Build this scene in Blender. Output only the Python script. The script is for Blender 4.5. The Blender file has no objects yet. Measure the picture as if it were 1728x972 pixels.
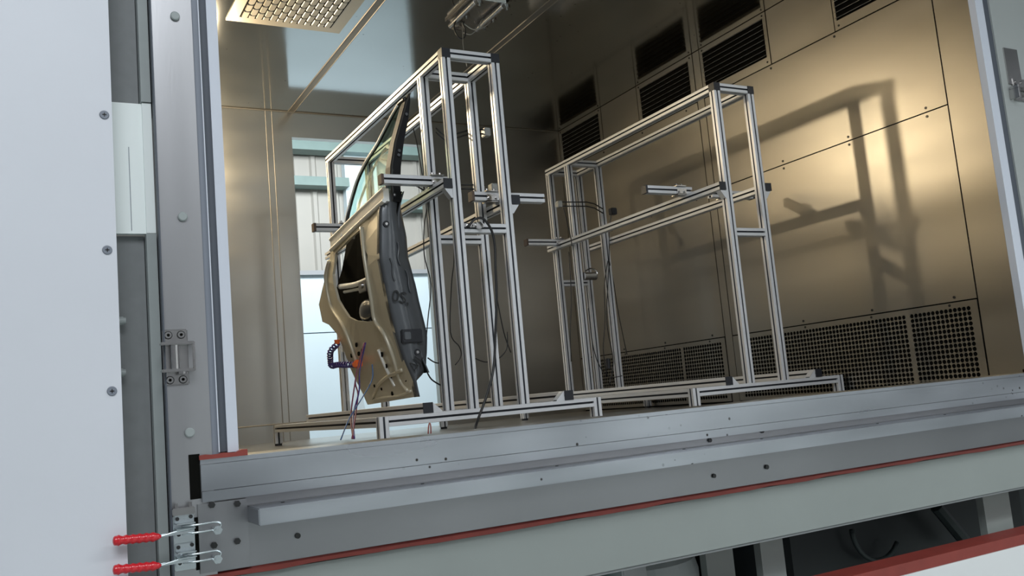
import bpy, bmesh, math, random
from mathutils import Vector, Matrix
random.seed(7)
sc = bpy.context.scene
COL = sc.collection
EYE = 1.6                       # camera height above the factory floor (m)

# ---------------------------------------------------------------- camera
F = 1525.84
RX = Vector((0.87835401, -0.01909465, 0.47762918))
RY = Vector((-0.4697974, 0.14994747, 0.86994607))
RZ = RX.cross(RY)               # rows: world axes written in camera axes (right, down, forward)
RMAT = Matrix((RX, RY, RZ))
cam_d = bpy.data.cameras.new('camera'); cam = bpy.data.objects.new('camera', cam_d); COL.objects.link(cam)
right = Vector((RX[0], RY[0], RZ[0])); down = Vector((RX[1], RY[1], RZ[1])); fwd = Vector((RX[2], RY[2], RZ[2]))
m = Matrix((right, -down, -fwd)).transposed().to_4x4(); m.translation = Vector((0, 0, EYE))
cam.matrix_world = m
cam_d.sensor_width = 36; cam_d.lens = F * 36 / 1728; cam_d.clip_start = .05; cam_d.clip_end = 100
sc.camera = cam
# ---------------------------------------------------------------- world, lights, exposure
sc.view_settings.view_transform = 'Standard'; sc.view_settings.look = 'None'
sc.view_settings.gamma = 1; sc.view_settings.use_curve_mapping = False
sc.view_settings.exposure = 0.0
w = bpy.data.worlds.new('world'); sc.world = w; w.use_nodes = True
bg = w.node_tree.nodes['Background']; bg.inputs[0].default_value = (.62, .66, .71, 1); bg.inputs[1].default_value = .34
def area(name, loc, target, sx, sy, power, col):
    d = bpy.data.lights.new(name, 'AREA'); d.shape = 'RECTANGLE'; d.size = sx; d.size_y = sy; d.energy = power; d.color = col
    o = bpy.data.objects.new(name, d); COL.objects.link(o); o.location = Vector(loc) + Vector((0, 0, EYE))
    o.rotation_euler = (Vector(target) - Vector(loc)).to_track_quat('-Z', 'Y').to_euler(); return o
area('high_bay_light', (-1.0, -2.6, 4.4), (.6, 2.4, -.6), 4.0, 2.4, 255, (.90, .95, 1))
area('reflector_fill_light', (5.6, -2.0, 4.3), (5.6, -4.4, .2), 6.0, 2.0, 640, (.93, .97, 1))  # unseen fill added to brighten the white walls mirrored in the steel
area('rear_fill_light', (2.6, 7.0, 2.9), (2.9, 9.3, -.6), 2.5, .8, 135, (.93, .98, 1))  # unseen fill added to brighten the wall behind the doorway
LAMP = Vector((.90, 5.42, 2.00))          # chamber wall lamp, its light lives in its builder
LAMP_W = 72

# ---------------------------------------------------------------- helpers
def P(u, v, Y):                 # point on the plane Y seen at a place of the picture
    r = RMAT @ Vector((u - 864, v - 486, F)); return r * (Y / r[1])
def PX(u, v, X):
    r = RMAT @ Vector((u - 864, v - 486, F)); return r * (X / r[0])
def PZ(u, v, z):
    r = RMAT @ Vector((u - 864, v - 486, F)); return r * (z / r[2])
UNIT = 1.0                      # metres per drawing unit of the part being built
def base_of(par): return Vector(par.get('_b', (0, 0, 0))) if par else Vector((0, 0, 0))
def thing(name, loc, label, cat, group=None):
    o = bpy.data.objects.new(name, None); COL.objects.link(o); loc = Vector(loc) * UNIT
    o.location = loc + Vector((0, 0, EYE)); o.empty_display_size = .1; o['_b'] = tuple(loc)
    o['label'] = label; o['category'] = cat
    if group: o['group'] = group
    return o
def tag(o, label, cat, group=None, kind=None):
    if label: o['label'] = label
    if cat: o['category'] = cat
    if group: o['group'] = group
    if kind: o['kind'] = kind
    return o
def obj(name, bm, m, par=None, smooth=False, kind=None, label=None, bev=0):
    if bev: bmesh.ops.bevel(bm, geom=bm.edges[:], offset=bev, segments=2, affect='EDGES', clamp_overlap=True)
    vs = bm.verts
    if UNIT != 1:
        for v in vs: v.co *= UNIT
    if par is None:
        lo = Vector((min(v.co.x for v in vs), min(v.co.y for v in vs), min(v.co.z for v in vs)))
        hi = Vector((max(v.co.x for v in vs), max(v.co.y for v in vs), max(v.co.z for v in vs)))
        b = Vector(((lo.x + hi.x) / 2, (lo.y + hi.y) / 2, lo.z)); loc = b + Vector((0, 0, EYE))
    else:
        b = base_of(par); loc = Vector((0, 0, 0))
    for v in vs: v.co -= b
    bmesh.ops.recalc_face_normals(bm, faces=bm.faces[:])
    me = bpy.data.meshes.new(name); bm.to_mesh(me); bm.free()
    if smooth:
        for p in me.polygons: p.use_smooth = True
    me.materials.append(m)
    if m is M['alu']: me.materials.append(M['insert'])  # second material paints the shade inside the slots
    o = bpy.data.objects.new(name, me); COL.objects.link(o); o.location = loc; o['_b'] = tuple(b)
    if par: o.parent = par
    if kind: o['kind'] = kind
    if label: o['label'] = label
    return o
def struct(name, bm, m, **k): return obj(name, bm, m, kind='structure', **k)
def B(): return bmesh.new()
def box(bm, x0, x1, y0, y1, z0, z1, M=None):
    vs = [bm.verts.new((x, y, z)) for x in (x0, x1) for y in (y0, y1) for z in (z0, z1)]
    if M: 
        for v in vs: v.co = M @ v.co
    for f in ((0, 1, 3, 2), (4, 6, 7, 5), (0, 4, 5, 1), (2, 3, 7, 6), (0, 2, 6, 4), (1, 5, 7, 3)):
        bm.faces.new([vs[i] for i in f])
    return bm
def bx(*a): return box(B(), *a)
def axes(d):
    d = d.normalized(); a = Vector((0, 0, 1)) if abs(d.z) < .9 else Vector((1, 0, 0))
    u = d.cross(a).normalized(); return u, d.cross(u).normalized()
def cyl(bm, a, b, r, n=12, r2=None):
    a, b = Vector(a), Vector(b); u, v = axes(b - a); r2 = r if r2 is None else r2; A = []; C = []
    for i in range(n):
        t = 2 * math.pi * i / n; d = u * math.cos(t) + v * math.sin(t)
        A.append(bm.verts.new(a + d * r)); C.append(bm.verts.new(b + d * r2))
    for i in range(n): bm.faces.new((A[i], A[(i + 1) % n], C[(i + 1) % n], C[i]))
    bm.faces.new(A); bm.faces.new(C); return bm
def smoothpts(pts, k=5):
    pts = [Vector(p) for p in pts]
    if len(pts) < 3: return pts
    out = []
    for i in range(len(pts) - 1):
        p0 = pts[max(i - 1, 0)]; p1 = pts[i]; p2 = pts[i + 1]; p3 = pts[min(i + 2, len(pts) - 1)]
        for j in range(k):
            t = j / k
            out.append(.5 * ((2 * p1) + (p2 - p0) * t + (2 * p0 - 5 * p1 + 4 * p2 - p3) * t * t + (3 * p1 - p0 - 3 * p2 + p3) * t ** 3))
    return out + [pts[-1]]
def tube(bm, pts, r, n=6, sm=True, closed=False, rf=None):
    pts = smoothpts(pts) if sm else [Vector(p) for p in pts]; rings = []
    for i, p in enumerate(pts):
        d = pts[min(i + 1, len(pts) - 1)] - pts[max(i - 1, 0)]
        if i == 0: u, v = axes(d)
        else:
            dn = d.normalized(); u = (u - dn * u.dot(dn)).normalized(); v = dn.cross(u)
        rr = rf(i / (len(pts) - 1)) if rf else r
        rings.append([bm.verts.new(p + (u * math.cos(2 * math.pi * k / n) + v * math.sin(2 * math.pi * k / n)) * rr) for k in range(n)])
    for A, C in zip(rings, rings[1:]):
        for k in range(n): bm.faces.new((A[k], A[(k + 1) % n], C[(k + 1) % n], C[k]))
    bm.faces.new(rings[0]); bm.faces.new(rings[-1]); return bm
def extrude_poly(bm, poly, axis, a, b):      # poly in the two other axes (in x,y,z order)
    def pt(p, t):
        q = list(p); q.insert(axis, t); return q
    A = [bm.verts.new(pt(p, a)) for p in poly]; C = [bm.verts.new(pt(p, b)) for p in poly]; n = len(poly)
    for i in range(n): bm.faces.new((A[i], A[(i + 1) % n], C[(i + 1) % n], C[i]))
    bm.faces.new(A); bm.faces.new(C); return bm
S, SW, SD, SB = .02, .0045, .0125, .0012
def tslot_poly(s=S):
    q = [(s - SB, -s), (s, -s + SB), (s, -SW), (s - .0025, -SW), (s - .0025, -.0082), (s - .009, -.0082), (s - SD, -.0045), (s - SD, .0045), (s - .009, .0082), (s - .0025, .0082), (s - .0025, SW), (s, SW)]
    out = []
    for k in range(4):
        c, sn = round(math.cos(k * math.pi / 2)), round(math.sin(k * math.pi / 2))
        out += [(x * c - y * sn, x * sn + y * c) for x, y in q]
    return out
TS = tslot_poly()
def bar(axis, a, b, c):          # slotted aluminium bar along axis from a to b, centred on c in the other two
    b_ = extrude_poly(B(), [(x + c[0], y + c[1]) for x, y in TS], axis, a, b); b_.faces.ensure_lookup_table()
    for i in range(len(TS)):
        if 2 <= i % 12 <= 9: b_.faces[i].material_index = 1      # slot interior shade painted dark, no separate strip
    return b_

# ---------------------------------------------------------------- materials
def mat(name, col, rough=.5, metal=0, noise=None, var=.0, bump=0, bscale=40, stretch=None, emit=None, spec=None, rvar=0, spots=None, alpha=None, coat=0):
    m = bpy.data.materials.new(name); m.use_nodes = True; nt = m.node_tree; N = nt.nodes; L = nt.links
    p = N['Principled BSDF']; p.inputs['Base Color'].default_value = (*col, 1); p.inputs['Roughness'].default_value = rough
    p.inputs['Metallic'].default_value = metal
    if spec is not None: p.inputs['Specular IOR Level'].default_value = spec
    if coat: p.inputs['Coat Weight'].default_value = coat; p.inputs['Coat Roughness'].default_value = .1
    tc = N.new('ShaderNodeTexCoord'); mp = N.new('ShaderNodeMapping'); L.new(tc.outputs['Object'], mp.inputs[0])
    if stretch: mp.inputs['Scale'].default_value = stretch
    if noise:
        n1 = N.new('ShaderNodeTexNoise'); n1.inputs['Scale'].default_value = noise; n1.inputs['Detail'].default_value = 1.2 if metal and noise < 5 else 5
        L.new(mp.outputs[0], n1.inputs['Vector'])
        if var:
            mx = N.new('ShaderNodeMix'); mx.data_type = 'RGBA'
            rp = N.new('ShaderNodeMapRange'); rp.inputs[1].default_value = .15; rp.inputs[2].default_value = .85
            L.new(n1.outputs['Fac'], rp.inputs[0]); L.new(rp.outputs[0], mx.inputs['Factor'])
            mx.inputs['A'].default_value = (*[c * (1 - var) for c in col], 1); mx.inputs['B'].default_value = (*[min(1, c * (1 + var)) for c in col], 1)
            out = mx.outputs['Result']
            if spots:
                v = N.new('ShaderNodeTexVoronoi'); v.inputs['Scale'].default_value = spots[0]; L.new(tc.outputs['Object'], v.inputs['Vector'])
                r2 = N.new('ShaderNodeMapRange'); r2.inputs[1].default_value = spots[1]; r2.inputs[2].default_value = spots[1] * .6; L.new(v.outputs['Distance'], r2.inputs[0])
                n3 = N.new('ShaderNodeTexNoise'); n3.inputs['Scale'].default_value = 2.2; L.new(tc.outputs['Object'], n3.inputs['Vector'])
                r3 = N.new('ShaderNodeMapRange'); r3.inputs[1].default_value = .52; r3.inputs[2].default_value = .6; L.new(n3.outputs['Fac'], r3.inputs[0])
                mu = N.new('ShaderNodeMath'); mu.operation = 'MULTIPLY'; L.new(r2.outputs[0], mu.inputs[0]); L.new(r3.outputs[0], mu.inputs[1])
                m2 = N.new('ShaderNodeMix'); m2.data_type = 'RGBA'; L.new(mu.outputs[0], m2.inputs['Factor']); L.new(out, m2.inputs['A']); m2.inputs['B'].default_value = (.05, .045, .04, 1)
                out = m2.outputs['Result']
            L.new(out, p.inputs['Base Color'])
        if rvar:
            r = N.new('ShaderNodeMapRange'); r.inputs[1].default_value = .15; r.inputs[2].default_value = .85
            r.inputs[3].default_value = max(.02, rough - rvar); r.inputs[4].default_value = rough + rvar
            L.new(n1.outputs['Fac'], r.inputs[0]); L.new(r.outputs[0], p.inputs['Roughness'])
    if bump:
        n2 = N.new('ShaderNodeTexNoise'); n2.inputs['Scale'].default_value = bscale; n2.inputs['Detail'].default_value = 4
        L.new(mp.outputs[0], n2.inputs['Vector']); b = N.new('ShaderNodeBump'); b.inputs['Strength'].default_value = bump; b.inputs['Distance'].default_value = .003
        L.new(n2.outputs['Fac'], b.inputs['Height']); L.new(b.outputs[0], p.inputs['Normal'])
    if emit: p.inputs['Emission Color'].default_value = (*emit[0], 1); p.inputs['Emission Strength'].default_value = emit[1]
    if alpha is not None: p.inputs['Alpha'].default_value = alpha
    return m
M = dict(
    steel_wall=mat('brushed_steel_wall', (.38, .358, .315), .36, 1, 2.2, .06, 0, 60, (1, .35, 3), rvar=.04),
    weld=mat('dull_weld_bead', (.26, .245, .22), .55, .8),
    steel_back=mat('satin_steel_back_wall', (.41, .39, .35), .31, 1, 2.2, .05, 0, 60, (1, .35, 3), rvar=.05),
    steel_ceil=mat('polished_steel_ceiling', (.47, .475, .46), .11, 1, 1.6, .10, .05, 20, rvar=.03, spots=(16, .10)),
    steel_floor=mat('steel_floor', (.36, .35, .32), .3, 1, 3, .1),
    steel_post=mat('brushed_steel_stile', (.41, .41, .42), .36, 1, 3, .10, .02, 60, (3, 3, .3), rvar=.05),
    steel_sill=mat('worn_steel_sill', (.43, .45, .48), .32, 1, 4, .28, .15, 40, (.5, 2, 2), rvar=.10, spots=(26, .16)),
    steel_cast=mat('cast_steel', (.50, .49, .48), .22, 1, 30, .1),
    zinc=mat('zinc_plate', (.68, .74, .76), .25, 1, 25, .12),
    alu=mat('anodised_aluminium', (.66, .665, .68), .40, .35, 8, .04),
    insert=mat('dark_slot_shade', (.05, .055, .07), .6),  # dark colour stands in for shade inside the bar slots
    cap=mat('black_plastic_cap', (.012, .013, .018), .45),
    darkcap=mat('brown_rubber_pad', (.09, .06, .045), .6),
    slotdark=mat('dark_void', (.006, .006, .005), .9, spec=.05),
    white=mat('white_powder_coat', (.66, .675, .72), .45, 0, 3, .03, .05, 90),
    whitestrip=mat('white_jamb_strip', (.60, .63, .70), .5),
    gasket=mat('dark_grey_gasket', (.075, .085, .105), .55),
    bluegrey=mat('blue_grey_seal_channel', (.20, .22, .26), .45),
    dgrey=mat('dark_grey_post_paint', (.20, .21, .212), .6, 0, 30, .08, .05, 120),
    mgrey=mat('green_grey_lip_paint', (.31, .34, .335), .5, 0, 20, .05),
    pale=mat('pale_inner_panel', (.84, .89, .87), .5, 0, 2, .03, emit=None),
    beam=mat('pale_green_grey_paint', (.27, .295, .28), .5, 0, 4, .05, .04, 80),
    red=mat('red_silicone_seal', (.24, .038, .028), .5, 0, 12, .2),
    handle=mat('red_vinyl_grip', (.62, .012, .022), .28, 0, coat=.4),
    black=mat('black_cable', (.012, .012, .012), .4),
    primer=mat('beige_primer_panel', (.56, .52, .41), .38, .25, 6, .08, .1, 30),
    belt=mat('bright_belt_metal', (.84, .84, .80), .3, .15),
    edge=mat('dark_grey_door_edge', (.085, .092, .10), .33, .3, 12, .2, coat=.4),
    pillar=mat('black_door_pillar', (.010, .010, .011), .6, spec=.2),
    dframe=mat('dark_window_trim', (.03, .027, .022), .35),
    orange=mat('orange_fitting', (.80, .16, .03), .4),
    purple=mat('purple_coil_hose', (.045, .025, .16), .3),
    maroon=mat('maroon_wire', (.16, .03, .06), .45),
    blue=mat('blue_wire', (.04, .10, .22), .45),
    teal=mat('teal_steel_beam', (.19, .28, .265), .5, 0, 6, .12),
    corr=mat('off_white_corrugated_sheet', (.42, .41, .375), .5, 0, 3, .04),
    paleblue=mat('pale_blue_panel', (.72, .85, .92), .5, 0, 2, .02),
    cabinet=mat('white_cabinet_paint', (.75, .76, .76), .4),
    tealbox=mat('bright_teal_paint', (.02, .32, .30), .5),
    darkmach=mat('black_machine_paint', (.012, .014, .016), .45),
    darkmach2=mat('dark_green_machine_paint', (.03, .04, .04), .5),
    ffloor=mat('green_epoxy_floor', (.42, .47, .45), .4, 0, 2, .08),
    plate=mat('dull_lower_plate', (.31, .31, .32), .38, 1, 3, .2, .1, 30, (.6, 2, 1), rvar=.1),
    embossed=mat('embossed_diffuser_steel', (.50, .45, .37), .5, .8, 6, .06),
    clear=mat('clear_plastic_tube', (.34, .34, .32), .3, .2),
    bolt=mat('blackened_bolt', (.05, .05, .05), .4, .8),
    ink=mat('black_marker_ink', (.004, .004, .004), .5),
)
g = bpy.data.materials.new('door_window_glass'); g.use_nodes = True; nt = g.node_tree; nt.nodes.clear()
o_ = nt.nodes.new('ShaderNodeOutputMaterial'); mx = nt.nodes.new('ShaderNodeMixShader'); tr = nt.nodes.new('ShaderNodeBsdfTransparent'); gl = nt.nodes.new('ShaderNodeBsdfGlossy')
tr.inputs[0].default_value = (.72, .84, .79, 1); gl.inputs['Roughness'].default_value = .04
lw = nt.nodes.new('ShaderNodeLayerWeight'); lw.inputs[0].default_value = .12; mx.inputs[0].default_value = .13; nt.links.new(tr.outputs[0], mx.inputs[1]); nt.links.new(gl.outputs[0], mx.inputs[2]); nt.links.new(mx.outputs[0], o_.inputs[0])
M['glass'] = g

# ---------------------------------------------------------------- chamber constants (metres, eye height = 0)
XL, XR, Y0, YB, ZF, ZC = .50, 4.0, 2.515, 6.237, -.14, 2.20
DX0, DX1, DZ = 1.735, 2.735, 2.01          # rear doorway
T = .06
# ---- floor, ceiling, walls
fl = struct('floor', bx(XL - .1, XR + .1, Y0 + .02, YB + .1, ZF - .1, ZF), M['steel_floor'])
ce = struct('ceiling', bx(XL - .1, XR + .1, Y0 + .02, YB + .1, ZC, ZC + .1), M['steel_ceil'])
for x in (1.740, 2.66):
    b = B(); box(b, x - .026, x + .026, Y0 + .05, YB - .005, ZC - .0015, ZC)
    tube(b, [(x - .022, Y0 + .05, ZC - .002), (x - .022, YB - .005, ZC - .002)], .0022, 6, False)
    tube(b, [(x + .022, Y0 + .05, ZC - .002), (x + .022, YB - .005, ZC - .002)], .0022, 6, False)
    obj('seam_strip', b, M['weld'], ce)
b = B(); tube(b, [(XL, YB - .004, ZC - .004), (XR, YB - .004, ZC - .004)], .004, 6, False)
obj('weld_bead', b, M['weld'], ce)
wl = struct('wall_left', bx(XL - .1, XL, Y0 + .02, YB + .1, ZF, ZC), M['steel_wall'])
wr = struct('wall_right', bx(XR + .004, XR + .12, Y0, YB + .1, ZF - .02, ZC), M['slotdark'])
g_ = .0035
def wpanel(y0, y1, z0, z1, par, name='panel'):
    b = bx(XR, XR + .006, y0 + g_, y1 - g_, z0 + g_, z1 - g_); o = obj(name, b, M['steel_wall'], par); return o
YS0, YS1, YF, ZT, ZM, ZP = 4.42, 4.49, 2.71, 1.862, 1.242, .284
rows = [(ZM, ZT), (ZP, ZM)]
pans = []
for z0, z1 in rows:
    pans += [(wpanel(YF, YS0, z0, z1, wr), YF, YS0, z0, z1), (wpanel(YS1, YB, z0, z1, wr), YS1, YB, z0, z1)]
wpanel(YS0, YS1, ZF, ZC, wr); wpanel(Y0 + .01, YF, ZF, ZC, wr)
for y0, y1 in ((3.31, 3.80), (5.13, 5.60)): wpanel(y0, y1, ZT, ZC, wr)
for o, y0, y1, z0, z1 in pans:
    b = B(); n = 3
    for k in range(n + 1):
        y = y0 + .12 + (y1 - y0 - .24) * k / n
        for z in (z0 + .022, z1 - .022): cyl(b, (XR - .003, y, z), (XR + .002, y, z), .007, 8)
    obj('screws', b, M['bolt'], o, kind='stuff')
# back wall with its doorway
wb = struct('wall_back', bx(XL - .1, DX0, YB, YB + T, ZF, ZC), M['steel_back'])
box_r = obj('panel', bx(DX1, XR + .1, YB, YB + T, ZF, ZC), M['steel_back'], wb)
obj('lintel_panel', bx(DX0, DX1, YB, YB + T, DZ, ZC), M['steel_back'], wb)
for x in (1.555, 1.600):
    b = B(); tube(b, [(x, YB + .001, ZF), (x, YB + .001, ZC)], .0035, 6, False); obj('weld_bead', b, M['weld'], wb)
b = B(); tube(b, [(XL, YB - .001, -.02), (DX0, YB - .001, -.02)], .005, 6, False); obj('weld_bead', b, M['weld'], wb)
b = B(); cyl(b, (1.15, YB, 2.02), (1.15, YB - .03, 2.02), .012)

# ---- vents high on the right wall
def vent(y0, y1, oy0, oy1, label):
    t = thing('louvre_vent', (XR, (y0 + y1) / 2, ZT), label, 'vent', 'louvred vents along the top of the right wall')
    z0, z1 = 1.918, 2.165
    b = B()
    box(b, XR - .001, XR + .006, y0 + g_, oy0, ZT + g_, ZC - g_); box(b, XR - .001, XR + .006, oy1, y1 - g_, ZT + g_, ZC - g_)
    box(b, XR - .001, XR + .006, oy0, oy1, ZT + g_, z0); box(b, XR - .001, XR + .006, oy0, oy1, z1, ZC - g_)
    obj('frame', b, M['steel_wall'], t)
    obj('backing', bx(XR + .0035, XR + .0065, oy0, oy1, z0, z1), M['slotdark'], t)
    n = 8
    for k in range(n):
        z = z0 + .012 + (z1 - z0 - .02) * k / (n - 1)
        b = B(); vs = [(XR - .016, z - .002), (XR - .014, z - .004), (XR + .003, z + .003), (XR + .001, z + .005)]
        extrude_poly(b, vs, 1, oy0, oy1); obj('slat', b, M['steel_wall'], t)
    b = B()
    for y in (y0 + .03, y1 - .03):
        for z in (ZT + .025, ZC - .02): cyl(b, (XR - .004, y, z), (XR, y, z), .006, 8)
    obj('screws', b, M['bolt'], t, kind='stuff')
vent(5.60, YB, 5.64, 6.19, 'dim louvred vent in the far corner, farthest of the vents')
vent(YS1, 5.13, 4.54, 5.09, 'louvred vent just behind the upright seam strip of the right wall')
vent(3.80, YS0, 3.83, 4.39, 'louvred vent directly above the right aluminium frame, warm light on its slats')
vent(YF, 3.31, 2.76, 3.29, 'louvred vent cut by the top of the picture, nearest of the vents')

# ---- perforated return-air grilles
def grille(y0, y1, label, hy0, hy1, gap=None):
    t = thing('perforated_grille', (XR, (y0 + y1) / 2, ZF), label, 'grille', 'perforated grilles along the foot of the right wall')
    z0, z1 = ZF + .01, ZP
    pit = .0245; hz1 = ZP - .028; nz = int((hz1 - z0) / pit); hz0 = hz1 - nz * pit
    ny = int((hy1 - hy0) / pit); hy1 = hy0 + ny * pit
    b = B(); x = XR - .001; cache = {}
    def V(y, z):
        k = (round(y, 5), round(z, 5))
        if k not in cache: cache[k] = b.verts.new((x, y, z))
        return cache[k]
    r = .0111
    for i in range(ny):
        cy = hy0 + (i + .5) * pit
        if gap and abs(cy - gap) < .013:
            b.faces.new((V(cy - pit / 2, hz0), V(cy + pit / 2, hz0), V(cy + pit / 2, hz1), V(cy - pit / 2, hz1))); continue
        for j in range(nz):
            cz = hz0 + (j + .5) * pit; C = []; H = []
            for k in range(8):
                a = math.pi / 4 * k + math.pi / 8; H.append(V(cy + r * math.cos(a), cz + r * math.sin(a)))
            h = pit / 2; co = [V(cy + h, cz + h), V(cy - h, cz + h), V(cy - h, cz - h), V(cy + h, cz - h)]
            # corner q sits between hole verts
            for q in range(4):
                b.faces.new((co[q], H[(2 * q + 1) % 8], H[(2 * q) % 8])) if False else None
                A0, A1, A2 = H[(2 * q) % 8], H[(2 * q + 1) % 8], H[(2 * q + 2) % 8]
                b.faces.new((co[q], A1, A0)); b.faces.new((co[q], co[(q + 1) % 4], A2, A1))
    # plain border
    for a in ((y0 + g_, hy0, z0, z1 - g_), (hy1, y1 - g_, z0, z1 - g_), (hy0, hy1, hz1, z1 - g_), (hy0, hy1, z0, hz0)):
        b.faces.new([b.verts.new((x, *q)) for q in ((a[0], a[2]), (a[1], a[2]), (a[1], a[3]), (a[0], a[3]))])
    o = obj('perforated_sheet', b, M['steel_wall'], t)
    md = o.modifiers.new('thick', 'SOLIDIFY'); md.thickness = .003; md.offset = 0
    b = B()
    for k in range(4):
        y = y0 + .15 + (y1 - y0 - .3) * k / 3
        cyl(b, (XR - .004, y, z1 - .015), (XR, y, z1 - .015), .007, 8)
    obj('screws', b, M['bolt'], t, kind='stuff')
grille(YF, YS0, 'sunlit-bright perforated grille with rows of round holes, nearer of the two', 2.75, 4.38, 3.10)
grille(YS1, YB, 'dim perforated grille low on the wall behind the right frame, farther of the two', 4.53, 5.98, 4.93)
bpy.data.objects['perforated_grille']['label'] = 'warm lit perforated grille with rows of round holes, nearer of the two'

# ---- ceiling diffuser with staggered rounded tabs
cx0, cx1, cy1 = 1.075, 1.585, 4.76
t = thing('ceiling_diffuser', (1.33, 4.3, ZC - .01), 'embossed steel ceiling plate with staggered rounded louvres', 'air diffuser')
obj('plate', bx(cx0 - .06, cx1 + .07, 3.7, cy1 + .06, ZC - .006, ZC - .0005), M['embossed'], t)
obj('backing', bx(cx0, cx1, 3.75, cy1 - .005, ZC - .0075, ZC - .006), M['slotdark'], t)
pw, pl = .0385, .085
def tab():
    b = B(); pts = []
    n = 6; hw = pw / 2 - .003; hl = pl / 2 - .003
    for k in range(n + 1):
        a = math.pi * k / n; pts.append((hw * math.cos(a), hl - hw + hw * math.sin(a)))
    pts += [(-hw, -hl), (hw, -hl)]
    A = [b.verts.new((x, y, 0)) for x, y in pts]; C = [b.verts.new((x * .84, y * .93, -.004)) for x, y in pts]
    for i in range(len(pts)): b.faces.new((A[i], A[(i + 1) % len(pts)], C[(i + 1) % len(pts)], C[i]))
    b.faces.new(C); bmesh.ops.recalc_face_normals(b, faces=b.faces[:]); me = bpy.data.meshes.new('louvre_tab'); b.to_mesh(me); b.free(); me.materials.append(M['embossed']); return me
tm = tab(); tb = Vector(t['_b'])
for i in range(13):
    for j in range(10):
        y = cy1 - .045 - j * pl - (pl / 2 if i % 2 else 0)
        o = bpy.data.objects.new('louvre_tab', tm); COL.objects.link(o); o.parent = t
        o.location = Vector((cx0 + .006 + (i + .5) * pw, y, ZC - .0075)) - tb
    if i % 2:
        o = bpy.data.objects.new('louvre_tab', tm); COL.objects.link(o); o.parent = t; o.scale = (1, .5, 1)
        o.location = Vector((cx0 + .006 + (i + .5) * pw, cy1 - .024, ZC - .0075)) - tb

# ---- ceiling suspension fixture
fx = PZ(790, 25, ZC)
t = thing('ceiling_fixture', (fx.x, fx.y, ZC - .02), 'steel suspension bracket with springs bolted to the ceiling', 'bracket')
obj('base_plate', bx(fx.x - .10, fx.x + .13, fx.y - .22, fx.y + .10, ZC - .012, ZC), M['steel_cast'], t)
for dx in (-.07, .10):
    b = B(); pts = [(fx.x + dx + .014 * math.cos(a * .9), fx.y - .24 + .0018 * a * 1.0, ZC - .035 + .014 * math.sin(a * .9)) for a in range(190)]
    tube(b, pts, .0035, 5, False); obj('spring', b, M['steel_cast'], t, smooth=True)
    for k in (-.2, -.03, .08):
        b = B(); cyl(b, (fx.x + dx + .04, fx.y + k, ZC - .012), (fx.x + dx + .04, fx.y + k, ZC - .03), .022, 6); cyl(b, (fx.x + dx + .04, fx.y + k, ZC - .03), (fx.x + dx + .04, fx.y + k, ZC - .045), .010, 10)
        obj('hex_nut', b, M['steel_cast'], t)
b = B(); cyl(b, (fx.x - .05, fx.y + .10, ZC - .03), (fx.x + .02, fx.y + .12, ZC - .03), .022, 12); obj('pulley', b, M['steel_cast'], t)
b = B(); q = P(776, 50, fx.y); pts = [q + Vector((.034 * math.cos(a), .01 * math.sin(a), .058 * math.sin(a))) for a in [2 * math.pi * k / 20 for k in range(21)]]
tube(b, pts, .0045, 6, False); obj('hanging_loop', b, M['black'], t, smooth=True, label='black cable loop hanging from the bracket')
b = B(); tube(b, [P(783, 40, fx.y), P(800, 50, fx.y), P(818, 45, fx.y), P(832, 33, fx.y)], .003, 6); tube(b, [P(782, 55, fx.y), P(795, 58, fx.y), P(808, 46, fx.y), P(812, 35, fx.y), P(817, 28, fx.y), P(817, 15, fx.y)], .003, 6)
obj('clear_tube', b, M['clear'], t, smooth=True)
b = B(); tube(b, [P(780, 38, fx.y), P(781, 62, fx.y - .1), P(782, 80, 4.0), P(788, 112, 3.7)], .0018, 5)
tag(obj('hanging_wire', b, M['clear'], smooth=True), 'thin pale wire from the ceiling bracket down to the left frame', 'wire')

# ---- chamber lamp, hung from the ceiling in the far left corner
t = thing('bulkhead_lamp', (LAMP.x, LAMP.y, LAMP.z - .08), 'round bulkhead lamp under the ceiling in the far left part of the chamber', 'lamp')
b = B(); cyl(b, (LAMP.x, LAMP.y, ZC - .09), (LAMP.x, LAMP.y, ZC), .075, 24); obj('housing', b, M['steel_cast'], t)
b = B(); bmesh.ops.create_icosphere(b, subdivisions=3, radius=.055)
for v in b.verts: v.co += LAMP + Vector((0, 0, 0))
cyl(b, (LAMP.x, LAMP.y, LAMP.z + .04), (LAMP.x, LAMP.y, ZC - .085), .03, 16)
gm = mat('lamp_globe', (1, .9, .7), .5, emit=((1, .80, .52), 4)); obj('globe', b, gm, t, smooth=True)
ld = bpy.data.lights.new('lamp_light', 'POINT'); ld.energy = LAMP_W; ld.color = (1, .82, .55); ld.shadow_soft_size = .06
lo = bpy.data.objects.new('lamp_light', ld); COL.objects.link(lo); lo.location = LAMP + Vector((.10, -.06, EYE - .03))

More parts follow.
